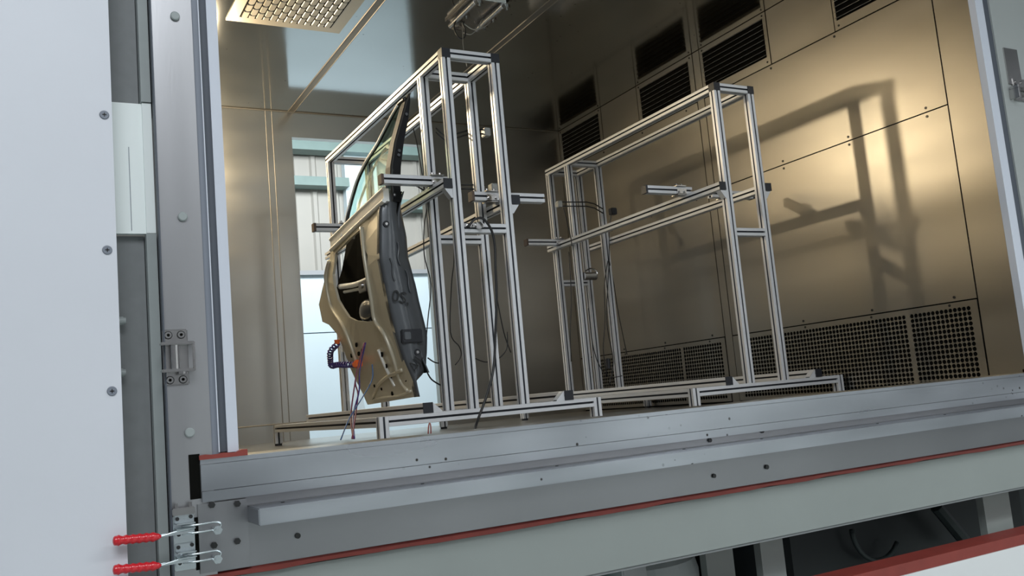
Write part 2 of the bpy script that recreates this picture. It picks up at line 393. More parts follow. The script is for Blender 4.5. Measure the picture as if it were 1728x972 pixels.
# ---------------------------------------------------------------- slotted aluminium frames
UNIT = 1.0417; ZFW = ZF; ZF = ZF / UNIT      # frames and door are drawn in units of 1.0417 m
def make_frame(label, group, xl, xr, yf, yb, pairs, ztop, midL, midR, zx, bx0, bx1, cb0, cb1):
    t = thing('aluminium_frame', ((xl + xr) / 2, (yf + yb) / 2, ZF), label, 'frame', group)
    def ad(n, b, mt='alu', **k): return obj(n, b, M[mt], t, **k)
    h = .02; zb = -.02
    for y in pairs:
        for x in (xl, xr): ad('post', bar(2, zb, ztop - .04, (x, y)))
        ad('cross_rail', bar(0, xl + h, xr - h, (y, ztop - h)))
    for x in (xl, xr):
        r = ad('top_rail', bar(1, yf - h, yb + h, (x, ztop - h)))
        obj('end_cap', bx(x - .0205, x + .0205, yf - h - .003, yf + h, ztop - .0405, ztop + .0005), M['cap'], r)
        obj('end_cap', bx(x - .0205, x + .0205, yb + h, yb + h + .003, ztop - .04, ztop), M['cap'], r)
    for x, z, sgn in ((xl - .04, midL, 1), (xr + .04, midR, -1)):
        r = ad('side_rail', bar(1, yf - h, yb + h, (x, z)))
        obj('end_cap', bx(x - .0205, x + .0205, yf - h - .003, yf - h + .001, z - .0205, z + .0205), M['cap'], r)
        b = B(); s = sgn
        extrude_poly(b, [(x - .016 * s, z - .022), (x + .02 * s, z - .022), (x + .02 * s, z - .062), (x + .014 * s, z - .062)], 1, yf - .017, yf - .013)
        extrude_poly(b, [(x - .016 * s, z - .022), (x + .02 * s, z - .022), (x + .02 * s, z - .062), (x + .014 * s, z - .062)], 1, yf + .013, yf + .017)
        extrude_poly(b, [(x - .016 * s, z - .022), (x + .014 * s, z - .062), (x + .017 * s, z - .058), (x - .010 * s, z - .022)], 1, yf - .015, yf + .015)
        ad('corner_bracket', b)
    for k, y in enumerate(pairs[:2] if len(pairs) > 1 else pairs):
        ad('cross_bar', bar(0, xl + h, xr - h, (y, zx)))
    # base: legs, rails between them, two skids on top
    ys = [yf, yb]
    for y in ys:
        for x in (bx0 + h, bx1 - h):
            l = ad('leg', bar(2, ZF + .012, zb, (x, y)))
            b = B(); cyl(b, (x, y, ZF), (x, y, ZF + .012), .02, 12); obj('foot', b, M['cap'], l)
        ad('base_rail', bar(0, bx0 + .04, bx1 - .04, (y, zb - h)))
    for y in pairs:
        if y not in ys: ad('base_rail', bar(0, bx0 + .04, bx1 - .04, (y, zb - h)))
    for x in (bx0 + h, bx1 - h): ad('base_side_rail', bar(1, yf + h, yb - h, (x, zb - h)))
    for x, s in ((cb0, 1), (cb1, -1)):
        r = ad('skid_rail', bar(1, yf - h, yb + h, (x, zb + h)))
        obj('end_cap', bx(x - .0215, x + .0215, yf - h - .003, yf - h + .001, zb - .001, zb + .041), M['cap'], r)
        b = B()
        for yy in (yf - .018, yf + .014): extrude_poly(b, [(x + .022 * s, zb), (x + .062 * s, zb), (x + .062 * s, zb + .004), (x + .026 * s, zb + .038), (x + .022 * s, zb + .038)], 1, yy, yy + .004)
        extrude_poly(b, [(x + .058 * s, zb + .004), (x + .062 * s, zb + .004), (x + .026 * s, zb + .038), (x + .022 * s, zb + .038)], 1, yf - .016, yf + .016)
        ad('corner_bracket', b)
    return t
def arm(t, x0, x1, y, z, clampx, capmat='darkcap', capside=0, name='clamp_arm'):
    a = obj(name, bar(0, x0, x1, (y, z)), M['alu'], t)
    e = x0 if capside == 0 else x1
    obj('rubber_pad', bx(e - .012 if capside == 0 else e, e if capside == 0 else e + .012, y - .021, y + .021, z - .021, z + .021), M[capmat], a)
    b = B(); box(b, clampx - .03, clampx + .03, y - .032, y - .021, z - .024, z + .006); box(b, clampx - .03, clampx + .03, y - .032, y + .02, z - .027, z - .0205)
    box(b, clampx - .03, clampx + .03, y - .032, y + .032, z + .0205, z + .0245)
    for dx in (-.018, .018):
        cyl(b, (clampx + dx, y - .040, z - .01), (clampx + dx, y - .03, z - .01), .007, 8); cyl(b, (clampx + dx, y - .01, z + .024), (clampx + dx, y - .01, z + .036), .007, 8)
    obj('clamp_bracket', b, M['steel_cast'], a)
    return a
f1 = make_frame('tall slotted aluminium frame holding the car door, left of the two', 'slotted aluminium test frames',
                1.633, 1.873, 3.40, 5.08, [3.40, 3.645, 5.08], 1.53, .930, .868, .738, 1.216, 2.255, 1.425, 2.09)
arm(f1, 1.355, 1.66, 3.52, .972, 1.60)
arm(f1, 1.775, 2.135, 3.52, .910, 1.86, capside=0)
arm(f1, 1.345, 1.56, 4.50, .972, 1.50)
f2 = make_frame('slotted aluminium frame standing empty near the perforated wall, right of the two', 'slotted aluminium test frames',
                3.178, 3.41, 3.43, 5.12, [3.43, 5.12, 4.88], 1.53, .982, .986, .745, 2.80, 3.815, 3.03, 3.64)
arm(f2, 2.875, 3.17, 3.70, 1.024, 3.09, 'cap')
arm(f2, 3.36, 3.66, 3.76, 1.030, 3.45, 'cap', capside=1)
arm(f2, 2.885, 3.16, 5.00, 1.00, 3.12, 'darkcap')

def sensor(t, pts, Y, blk, name='sensor_rod'):
    b = B()
    for dv in (0, 7): tube(b, [P(u, v + dv, Y) for u, v in pts], .004, 6, False)
    o = obj(name, b, M['black'], t, smooth=True); q = P(*blk, Y)
    obj('sensor_block', box(B(), q.x - .016, q.x + .016, q.y - .02, q.y + .02, q.z - .02, q.z + .02), M['clear'], o, bev=.003)
sensor(f1, [(735, 216), (752, 231), (793, 219), (826, 219)], 3.70, (820, 224))
sensor(f1, [(778, 312), (800, 312), (818, 313)], 3.66, (832, 318))
sensor(f2, [(943, 341), (990, 341), (1003, 344), (1018, 353)], 4.78, (943, 345))
b = B(); q = P(1034, 357, 4.78); box(b, q.x - .022, q.x + .022, q.y - .02, q.y + .02, q.z - .022, q.z + .022)
hd = obj('camera_head', b, M['cap'], f2, bev=.004)
b = B(); tube(b, [P(1031, 362, 4.78), P(1029, 385, 4.78), P(1028, 410, 4.78), P(1028, 450, 4.80)], .003, 5); obj('head_stem', b, M['black'], f2)
b = B(); q0 = P(985, 466, 4.86); q1 = P(1005, 466, 4.86); cyl(b, q0, q1, .026, 14); tube(b, [P(987, 458, 4.86), P(997, 453, 4.86), P(1007, 458, 4.86), P(1006, 470, 4.86)], .005, 6)
obj('roller', b, M['steel_cast'], f2)
# chrome toggle plate on the left frame cross bar
b = B(); q = P(805, 381, 3.375); box(b, q.x - .055, q.x + .03, 3.370, 3.378, q.z - .008, q.z + .010)
for dx in (-.045, -.02): cyl(b, (q.x + dx, 3.362, q.z), (q.x + dx, 3.372, q.z), .006, 8)
cyl(b, (q.x + .005, 3.362, q.z), (q.x + .005, 3.372, q.z), .016, 12)
obj('hinge_plate', b, M['steel_cast'], f1)

def wire(pts, r, m, label, name='cable', cat='cable', group=None):
    b = B(); tube(b, pts, r, 6); return tag(obj(name, b, M[m], smooth=True), label, cat, group)
wire([P(790, 384, 3.36), P(800, 371, 3.35), P(815, 369, 3.34), P(829, 388, 3.34), P(835, 415, 3.34), P(836, 450, 3.34), P(838, 500, 3.34), P(836, 560, 3.34), P(833, 620, 3.33), P(822, 665, 3.31), P(803, 718, 3.27), P(800, 735, 3.1)], .0055, 'black', 'thick black cable arching off the left frame cross bar down to the sill')
G = 'thin black wires hanging round the left frame'
wire([P(697, 216, 3.7), P(703, 240, 3.72), P(712, 292, 3.75), P(716, 330, 3.75)], .0028, 'black', 'thin black wire slanting across the rear doorway beside the black pillar', 'wire', 'wire', G)
wire([P(692, 310, 3.7), P(705, 315, 3.7), P(720, 325, 3.72)], .0035, 'black', 'short black wire just below the left clamp arm', 'wire', 'wire', G)
wire([P(722, 345, 3.72), P(716, 380, 3.7), P(716, 430, 3.7), P(727, 480, 3.7), P(722, 540, 3.7), P(718, 585, 3.7)], .0026, 'black', 'thin wire falling straight down right of the car door edge', 'wire', 'wire', G)
wire([P(722, 604, 3.7), P(735, 612, 3.72), P(752, 613, 3.75)], .003, 'black', 'short wire from door edge to post, upper of two', 'wire', 'wire', G)
wire([P(718, 622, 3.7), P(728, 640, 3.72), P(747, 652, 3.75)], .0035, 'black', 'short wire from door edge to post, lower of two', 'wire', 'wire', G)
wire([P(765, 390, 3.9), P(766, 440, 3.9), P(762, 480, 3.9), P(760, 560, 3.9), P(775, 585, 3.9), P(778, 600, 3.9), P(768, 616, 3.9)], .0028, 'black', 'thin looping wire between the two left posts of the left frame', 'wire', 'wire', G)
wire([P(838, 500, 4.0), P(850, 560, 4.0), P(862, 595, 4.0)], .003, 'black', 'thin wire slanting down behind the right posts of the left frame', 'wire', 'wire', G)
wire([P(802, 605, 4.0), P(820, 611, 4.0), P(840, 606, 4.0), P(855, 588, 4.0), P(856, 560, 4.0)], .003, 'black', 'drooping wire loop low between the posts of the left frame', 'wire', 'wire', G)
G2 = 'thin black wires hanging round the right frame'
wire([P(951, 350, 4.7), P(957, 375, 4.7), P(963, 400, 4.7), P(965, 415, 4.7)], .0028, 'black', 'short thin wire dropping from the sensor block of the right frame', 'wire', 'wire', G2)
wire([P(960, 425, 4.7), P(964, 500, 4.7), P(962, 560, 4.7), P(964, 610, 4.7)], .0028, 'black', 'long thin wire at the outer rear post of the right frame', 'wire', 'wire', G2)
wire([P(1026, 440, 4.8), P(1020, 480, 4.8), P(1021, 540, 4.8), P(1018, 590, 4.8), P(1025, 636, 4.8)], .003, 'black', 'dark wire in the bundle behind the right frame, straightest strand', 'wire', 'wire', G2)
wire([P(1028, 440, 4.8), P(1024, 520, 4.8), P(1026, 560, 4.8), P(1035, 610, 4.8), P(1028, 650, 4.8)], .003, 'black', 'dark wire in the bundle behind the right frame, bowed strand', 'wire', 'wire', G2)
wire([P(993, 520, 4.7), P(1000, 580, 4.7), P(1012, 618, 4.7), P(1030, 636, 4.7), P(1050, 634, 4.7)], .003, 'black', 'wire sweeping low to the right between rear posts of the right frame', 'wire', 'wire', G2)
wire([P(1028, 440, 4.8), P(1036, 480, 5.1), P(1042, 520, 5.2), P(1052, 570, 5.2), P(1058, 598, 5.2)], .003, 'black', 'wire slanting away to the wall grille behind the right frame', 'wire', 'wire', G2)
b = B(); cyl(b, P(1026, 605, 4.8), P(1027, 622, 4.8), .014, 10); tag(obj('plug', b, M['cap']), 'small black plug hanging in the wires behind the right frame', 'plug')

# ---------------------------------------------------------------- car door
def lerp(t, xs, ys):
    if t <= xs[0]: return ys[0]
    for i in range(1, len(xs)):
        if t <= xs[i]: return ys[i - 1] + (ys[i] - ys[i - 1]) * (t - xs[i - 1]) / (xs[i] - xs[i - 1])
    return ys[-1]
def XI(z): return lerp(z, [.03, .12, .21, .33, .47, .66, .87, .97, 1.06, 1.17, 1.37], [1.482, 1.466, 1.432, 1.402, 1.378, 1.354, 1.372, 1.408, 1.434, 1.458, 1.530])
def hit(u, v):
    x = 1.4
    for _ in range(50):
        p = PX(u, v, x); x = .5 * x + .5 * XI(p[2])
    return p
YL = 3.62
cd = thing('car_door', (1.45, 4.1, -.005), 'stripped car door in beige primer with window frame and dark edge', 'car door')
def sheet(name, outer, hole, m, th, par=cd, dx=0, sub=5):
    b = B(); 
    def loop(pts):
        n = len(pts); vs = []
        for i in range(n):
            p, q = pts[i], pts[(i + 1) % n]; k = max(1, int(math.hypot(p[0] - q[0], p[1] - q[1]) / .04))
            for j in range(k):
                y = p[0] + (q[0] - p[0]) * j / k; z = p[1] + (q[1] - p[1]) * j / k; vs.append(b.verts.new((0, y, z)))
        return [b.edges.new((vs[i], vs[(i + 1) % len(vs)])) for i in range(len(vs))]
    e = loop(outer)
    for h in hole: e += loop(h)
    bmesh.ops.triangle_fill(b, edges=e, use_beauty=True)
    r = bmesh.ops.extrude_face_region(b, geom=b.faces[:])
    ex = [v for v in r['geom'] if isinstance(v, bmesh.types.BMVert)]; es = set(ex)
    for v in b.verts: v.co.x = XI(v.co.z) + dx + (th if v in es else 0)
    return obj(name, b, M[m], par)
yz = lambda u, v: (lambda p: (p.y, p.z))(hit(u, v))
hinge = [(560, 412), (556, 437), (552, 458), (544, 487), (538, 514), (544, 543), (555, 548), (568, 563), (576, 580), (584, 602), (600, 641), (612, 664), (620, 683)]
latchz = [.052, .12, .21, .33, .47, .66, .80, .95]
outer = [yz(*p) for p in hinge] + [(YL, z) for z in latchz]
hole = [yz(*p) for p in [(611, 384), (609, 400), (613, 415), (620, 430), (622, 470), (628, 505), (632, 541), (618, 543), (600, 541), (588, 535), (578, 520), (570, 506), (563, 480), (561, 463), (564, 445), (566, 427), (588, 405)]]
ip = sheet('inner_panel', outer, [hole], 'primer', .012)
cav = sheet('cavity_shade', [(y, max(z, .15)) for y, z in outer if z > .10], [], 'slotdark', .006, dx=.075)  # black sheet paints the shade inside the door cavity
sheet('outer_skin', [(y, max(z, .15)) for y, z in outer if z > .10], [], 'edge', .006, dx=.085)
# rounded flange and ribs on the inner panel
def onpanel(u, v, dx=-.004): p = hit(u, v); p.x += dx; return p
b = B(); tube(b, [onpanel(*p) for p in [(611, 384), (616, 430), (622, 470), (628, 505), (634, 541), (650, 565), (664, 600), (676, 640), (690, 660)]], .010, 8); obj('pressed_rib', b, M['primer'], ip, smooth=True)
b = B(); tube(b, [onpanel(*p) for p in [(557, 440), (551, 470), (559, 515), (580, 550), (594, 585), (606, 622)]], .010, 8); obj('pressed_rib', b, M['primer'], ip, smooth=True)
b = B(); tube(b, [onpanel(*p) for p in [(630, 672), (640, 650), (655, 636), (668, 630), (680, 624)]], .009, 8); obj('pressed_rib', b, M['primer'], ip, smooth=True)
b = B(); tube(b, [onpanel(*p) for p in [(632, 675), (650, 671), (675, 668), (695, 660)]], .007, 8); obj('pressed_rib', b, M['primer'], ip, smooth=True)
b = B(); tube(b, [onpanel(*p) for p in [(640, 590), (650, 615), (662, 640), (668, 652)]], .008, 8); obj('pressed_rib', b, M['belt'], ip, smooth=True)
for u, v in ((602, 582), (612, 592), (606, 597), (633, 650), (645, 655), (663, 664), (685, 655), (686, 640), (645, 598), (652, 618), (660, 636), (551, 466), (594, 600)):
    p = onpanel(u, v, -.001); b = B(); cyl(b, (p.x - .004, p.y, p.z), (p.x + .002, p.y, p.z), .011, 10); obj('access_hole', b, M['slotdark'], ip)
# things inside the cavity
b = B(); tube(b, [onpanel(564, 484, .03), onpanel(590, 480, .03), onpanel(618, 468, .03)], .013, 8); tube(b, [onpanel(568, 493, .04), onpanel(600, 486, .04), onpanel(618, 480, .04)], .008, 8)
obj('regulator_bar', b, M['belt'], cd, smooth=True)
b = B(); p = onpanel(607, 482, .02); box(b, p.x - .01, p.x + .02, p.y - .05, p.y + .05, p.z - .03, p.z + .02); cyl(b, (p.x - .016, p.y, p.z), (p.x - .01, p.y, p.z), .015, 12); obj('regulator_motor', b, M['steel_cast'], cd, bev=.004)
b = B(); p = onpanel(605, 525, .045); bmesh.ops.create_uvsphere(b, u_segments=20, v_segments=10, radius=1)
for v in b.verts: v.co = Vector((p.x + v.co.x * .03, p.y + v.co.y * .09, p.z + v.co.z * .055))
obj('speaker_bowl', b, M['edge'], cd, smooth=True)
# latch face: curved dark edge between inner panel and outer skin
def XO(z): return XI(z) + lerp(z, [.03, .12, .16, .23, .32, .53, .75, .86, .95, .98], [.018, .022, .085, .118, .150, .148, .13, .105, .075, .045])
b = B(); rows_ = []
zs = [.05 + (.975 - .05) * k / 40 for k in range(41)]
for z in zs:
    xi, xo = XI(z), XO(z); r = []
    for k in range(9):
        s = k / 8; r.append(b.verts.new((xi + (xo - xi) * s, YL - .012 * math.sin(math.pi * min(1, s * 1.3)) + .012 * max(0, s - .7) / .3, z)))
    rows_.append(r)
for A, C in zip(rows_, rows_[1:]):
    for k in range(8): b.faces.new((A[k], A[k + 1], C[k + 1], C[k]))
r = bmesh.ops.extrude_face_region(b, geom=b.faces[:])
for v in r['geom']:
    if isinstance(v, bmesh.types.BMVert): v.co.y += .03
le = obj('latch_face', b, M['edge'], cd, smooth=True)
def onlatch(z, s, d=0): xi, xo = XI(z), XO(z); return Vector((xi + (xo - xi) * s, YL - .012 * math.sin(math.pi * min(1, s * 1.3)) - d, z))
for z, s, rr in ((.80, .22, .014), (.93, .55, .010), (.24, .55, .014)):
    b = B(); p = onlatch(z, s, .006); cyl(b, p, p + Vector((0, .01, 0)), rr, 14); obj('rubber_plug', b, M['cap'], le)
    b = B(); p = onlatch(z, s, .008); cyl(b, p, p + Vector((0, .004, 0)), rr * .45, 12); obj('plug_centre', b, M['steel_cast'], le)
b = B(); p = onlatch(.31, .45, .004); box(b, p.x - .05, p.x + .045, p.y - .006, p.y + .02, p.z - .03, p.z + .03); ll = obj('latch_lock', b, M['cap'], cd, bev=.004)
b = B(); box(b, p.x - .04, p.x - .01, p.y - .012, p.y - .005, p.z - .015, p.z + .018); obj('striker_slot', b, M['edge'], ll, bev=.003)
def text(s, p, size, m, par, rot):
    c = bpy.data.curves.new('marks', 'FONT'); c.body = s; c.size = size; c.extrude = .0006; c.align_x = 'CENTER'
    tmp = bpy.data.objects.new('tmp', c); COL.objects.link(tmp); dg = bpy.context.evaluated_depsgraph_get(); me = bpy.data.meshes.new_from_object(tmp.evaluated_get(dg)); bpy.data.objects.remove(tmp)
    o = bpy.data.objects.new('marker_writing', me); COL.objects.link(o); me.materials.clear(); me.materials.append(M[m]); o.parent = par
    o.location = p * UNIT - base_of(par); o.rotation_euler = rot; return o
text('0S,', onlatch(.455, .30, .010), .075, 'ink', le, (math.radians(90), math.radians(14), 0))
text('\u0394JL', onlatch(.185, .50, .012), .055, 'ink', le, (math.radians(90), math.radians(-50), 0))
for z, s in ((.60, .3), (.55, .75), (.67, .6)):
    b = B(); pts = [onlatch(z + .05 - .1 * k / 6, s + .03 * math.sin(k), .004) for k in range(7)]; tube(b, pts, .004, 6); obj('pressed_rib', b, M['edge'], le, smooth=True)
# lower rear dark lobe of the skin
b = B(); bmesh.ops.create_uvsphere(b, u_segments=24, v_segments=14, radius=1)
for v in b.verts: v.co = Vector((1.505 + v.co.x * .040, 3.72 + v.co.y * .09, .25 + v.co.z * .13))
obj('sealed_lower_corner', b, M['edge'], cd, smooth=True)
# pillar, window frame, glass, belt
def strip(name, pts_a, pts_b, y0, y1, m, par=cd):
    b = B(); rings = []
    for (xa, za), (xb, zb_) in zip(pts_a, pts_b): rings.append([b.verts.new(c) for c in ((xa, y0, za), (xb, y0, zb_), (xb, y1, zb_), (xa, y1, za))])
    for A, C in zip(rings, rings[1:]):
        for k in range(4): b.faces.new((A[k], A[(k + 1) % 4], C[(k + 1) % 4], C[k]))
    b.faces.new(rings[0]); b.faces.new(rings[-1]); return obj(name, b, M[m], par)
zz = [.90, .98, 1.06, 1.17, 1.27, 1.36, 1.40]
xa = [lerp(z, [.95, 1.055, 1.163, 1.37, 1.40], [1.42, 1.43, 1.455, 1.528, 1.545]) for z in zz]
xb = [lerp(z, [.97, 1.06, 1.17, 1.27, 1.366, 1.40], [1.471, 1.481, 1.503, 1.531, 1.550, 1.552]) for z in zz]
bp = strip('rear_pillar', list(zip(xa, zz)), list(zip(xb, zz)), YL - .01, YL + .05, 'pillar')
strip('pillar_trim', [(x + .003, z) for x, z in zip(xa, zz)], [(x + .010, z) for x, z in zip(xa, zz)], YL - .014, YL - .009, 'dframe')
for z, s in ((1.30, .6), (1.13, .6), (1.11, .6)):
    x = lerp(z, zz, xa) * (1 - s) + lerp(z, zz, xb) * s; b = B(); cyl(b, (x, YL - .018, z), (x, YL - .008, z), .007, 10); obj('rubber_plug', b, M['edge'], bp)
fo = [hit(*p) for p in [(686, 165), (674, 175), (662, 195), (648, 222), (636, 245), (620, 270), (606, 298), (597, 325), (590, 350), (584, 378), (579, 396)]]
fo[0].y = max(fo[0].y, YL)
b = B(); tube(b, fo, .010, 8); wf = obj('window_frame', b, M['dframe'], cd, smooth=True)
b = B(); tube(b, [p + Vector((-.012, -.004, -.012)) for p in fo[1:]], .0045, 8); obj('frame_lip', b, M['belt'], wf, smooth=True)
b = B(); bp0, bp1 = hit(652, 327), hit(562, 412)
d = bp1 - bp0
for o1, r1 in ((Vector((-.010, 0, .022)), .010), (Vector((-.012, 0, -.030)), .010)):
    tube(b, [bp0 + o1, bp0 + d * .5 + o1 + Vector((0, 0, .003)), bp1 + o1], r1, 10)
ra = [[b.verts.new(p + Vector(c)) for c in ((-.014, 0, -.032), (-.014, 0, .024), (.012, 0, .024), (.012, 0, -.032))] for p in (bp0, bp0 + d * .5 + Vector((0, 0, .003)), bp1)]
for A, C in zip(ra, ra[1:]):
    for k in range(4): b.faces.new((A[k], A[(k + 1) % 4], C[(k + 1) % 4], C[k]))
b.faces.new(ra[0]); b.faces.new(ra[-1])
obj('belt_moulding', b, M['belt'], cd)
gl_o = [(p.y, p.z) for p in fo] + [(bp1.y - .1, bp1.z)] + [(bp0.y + .0, bp0.z + .0), (YL + .02, 1.17)]
sheet('window_pane', gl_o, [], 'glass', .004, dx=.01)
b = B(); tube(b, [fo[3] + Vector((.02, -.05, -.05)), fo[5] + Vector((.02, -.06, -.03)), fo[8] + Vector((.02, -.09, 0)), Vector((XI(.8) + .02, fo[9].y - .1, .82))], .006, 8); obj('glass_run_channel', b, M['belt'], cd, smooth=True)
# wires and hose that drop from the door
b = B(); hp = [onpanel(576, 580, -.02), onpanel(568, 592, -.03), onpanel(567, 605, -.03), onpanel(569, 616, -.03), onpanel(580, 615, -.03), onpanel(592, 615, -.03), onpanel(604, 615, -.02)]
sp = smoothpts(hp, 14); coil = []
for i, p in enumerate(sp):
    dd = (sp[min(i + 1, len(sp) - 1)] - sp[max(i - 1, 0)]); u, v = axes(dd); a = i * 1.5; coil.append(p + (u * math.cos(a) + v * math.sin(a)) * .0125)
tube(b, coil, .0045, 5); ch = thing('coil_hose', tuple(hp[3]), 'purple coiled air hose with orange fittings looped beside the door', 'hose')
obj('coil', b, M['purple'], ch, smooth=True)
for p, q in ((hp[0] + Vector((0, 0, .02)), hp[0]), (hp[-1] + Vector((0, -.05, .005)), hp[-1])):
    b = B(); cyl(b, p, q, .016, 12, .011); obj('fitting', b, M['orange'], ch, smooth=False)
b = B(); p = onpanel(614, 613, -.03); box(b, p.x - .015, p.x + .015, p.y - .03, p.y + .03, p.z - .02, p.z + .015); obj('fitting', b, M['orange'], ch, bev=.006)
G3 = 'thin coloured wires dropping from the car door'
wire([P(615, 578, 3.6), P(604, 620, 3.6), P(597, 660, 3.58), P(592, 705, 3.5), P(596, 740, 3.3)], .003, 'maroon', 'maroon wire dropping from the door, leftmost strand', 'wire', 'wire', G3)
wire([P(617, 578, 3.62), P(607, 625, 3.62), P(606, 660, 3.58), P(596, 700, 3.5), P(598, 740, 3.3)], .003, 'purple', 'purple wire dropping from the door through the middle of the bundle', 'wire', 'wire', G3)
wire([P(614, 580, 3.62), P(600, 640, 3.62), P(604, 665, 3.58), P(600, 700, 3.5), P(594, 740, 3.3)], .003, 'maroon', 'maroon wire crossing over in the bundle under the door', 'wire', 'wire', G3)
wire([P(628, 615, 3.6), P(628, 640, 3.58), P(612, 670, 3.5), P(590, 705, 3.45), P(575, 742, 3.35)], .0028, 'blue', 'blue wire curving left down to the sill below the door', 'wire', 'wire', G3)
wire([P(722, 750, 3.25), P(723, 722, 3.25), P(725, 714, 3.3), P(727, 722, 3.25), P(727, 750, 3.25)], .0025, 'red', 'tiny red wire end sticking up behind the sill', 'wire', 'wire')
# crumpled plastic film hanging behind the door
b = B(); rows_ = []
for i in range(9):
    r = []
    for j in range(6):
        p = P(572 + j * 6 + i * 1.5, 580 + i * 14, 4.75); r.append(b.verts.new(p + Vector((0, random.uniform(-.03, .03), random.uniform(-.008, .008)))))
    rows_.append(r)
for A, C in zip(rows_, rows_[1:]):
    for k in range(5): b.faces.new((A[k], A[k + 1], C[k + 1], C[k]))
film = mat('clear_plastic_film', (.8, .8, .78), .15, 0, alpha=.28)
tag(obj('plastic_film', b, film), 'crumpled clear plastic film hanging behind the car door hose', 'plastic film')

UNIT = 1.0; ZF = ZFW
# ---------------------------------------------------------------- front opening: left stile, seals, jambs
ZLO, ZHI = -1.2, 2.35
st = struct('trim_1', bx(.3275, .4330, Y0 - .02, Y0 + .10, -.43, ZHI), M['steel_post'])
obj('dark_edge_fold', bx(.3235, .3273, Y0 - .03, Y0 - .0, -.43, ZHI), M['gasket'], st)
struct('trim_2', bx(.4335, .4545, Y0 - .012, Y0 + .10, -.178, ZHI), M['bluegrey'])
obj('bright_bead', bx(.4505, .4535, Y0 - .018, Y0 - .0125, -.067, ZHI), M['whitestrip'], bpy.data.objects['trim_2'])
struct('trim_3', bx(.4550, .4745, Y0 - .004, Y0 + .10, -.067, ZHI), M['gasket'])
struct('trim_4', bx(.4750, .5035, Y0 - .010, Y0 + .15, -.07, ZHI), M['whitestrip'])
for u, v in ((295, 28), (308, 366), (320, 730)):
    p = P(u, v, Y0 - .02); b = B(); cyl(b, (p.x, Y0 - .026, p.z), (p.x, Y0 - .019, p.z), .0125, 20, None); cyl(b, (p.x, Y0 - .028, p.z), (p.x, Y0 - .026, p.z), .010, 20, .0125)
    obj('plug_cap', b, M['mgrey'], st, smooth=False)
# right jamb (mirror of the left)
struct('trim_5', bx(4.001, 4.060, Y0 - .02, Y0 + .02, -.2, ZHI), M['whitestrip'])
struct('trim_6', bx(4.0605, 4.110, Y0 - .012, Y0 + .02, -.3, ZHI), M['gasket'])
rj = struct('trim_7', bx(4.1105, 5.0, Y0 - .02, Y0 + .10, -.085, ZHI), M['mgrey'])
rj.data.materials[0] = mat('pale_grey_right_jamb', (.36, .38, .37), .5, 0, 4, .03)
# left neighbour: white panel, dark post behind it
wp = struct('trim_8', bx(-1.6, .2185, Y0 - .045, Y0 - .005, -1.2, 2.6), M['white'])
for u, v in ((176, 194), (181, 422), (189, 660)):
    p = P(u, v, Y0 - .045); b = B(); cyl(b, (p.x, Y0 - .049, p.z), (p.x, Y0 - .044, p.z), .0105, 18, .0125); s_ = obj('screw', b, M['bluegrey'], wp)
    b = B(); box(b, p.x - .005, p.x + .005, Y0 - .0505, Y0 - .0485, p.z - .001, p.z + .001); box(b, p.x - .001, p.x + .001, Y0 - .0505, Y0 - .0485, p.z - .005, p.z + .005); obj('cross_recess', b, M['bolt'], s_)
zA = P(240, 395, Y0 + .03).z; zB = P(220, 172, Y0 + .03).z
for z0, z1 in ((-1.3, zA), (zB, 2.5)):
    p_ = thing('channel_post', (.26, Y0 + .1, z0), 'dark grey steel channel post beside the white panel, %s piece' % ('lower' if z0 < 0 else 'upper'), 'post', 'dark channel posts left of the stile')
    obj('web', bx(.15, .296, Y0 + .06, Y0 + .16, z0, z1), M['dgrey'], p_)
    obj('lip', bx(.298, .3232, Y0 + .02, Y0 + .16, z0, z1), M['mgrey'], p_)
    if z0 < 0:
        for v in (543, 630):
            q = P(200, v, Y0 + .05); b = B(); cyl(b, (q.x - .05, Y0 + .035, q.z), (q.x + .010, Y0 + .035, q.z), .0115, 14); cyl(b, (q.x + .010, Y0 + .035, q.z), (q.x + .016, Y0 + .035, q.z), .009, 14); obj('hinge_pin', b, M['mgrey'], p_)
ip_ = struct('trim_9', bx(.12, .3232, Y0 + .035, Y0 + .055, zA + .002, zB - .002), M['pale'])
obj('seam', bx(.263, .2645, Y0 + .0335, Y0 + .0355, zA + .01, zA + .24), M['bluegrey'], ip_)
obj('side_flange', bx(.300, .3232, Y0 + .025, Y0 + .0345, zA + .002, zB - .002), M['pale'], ip_)

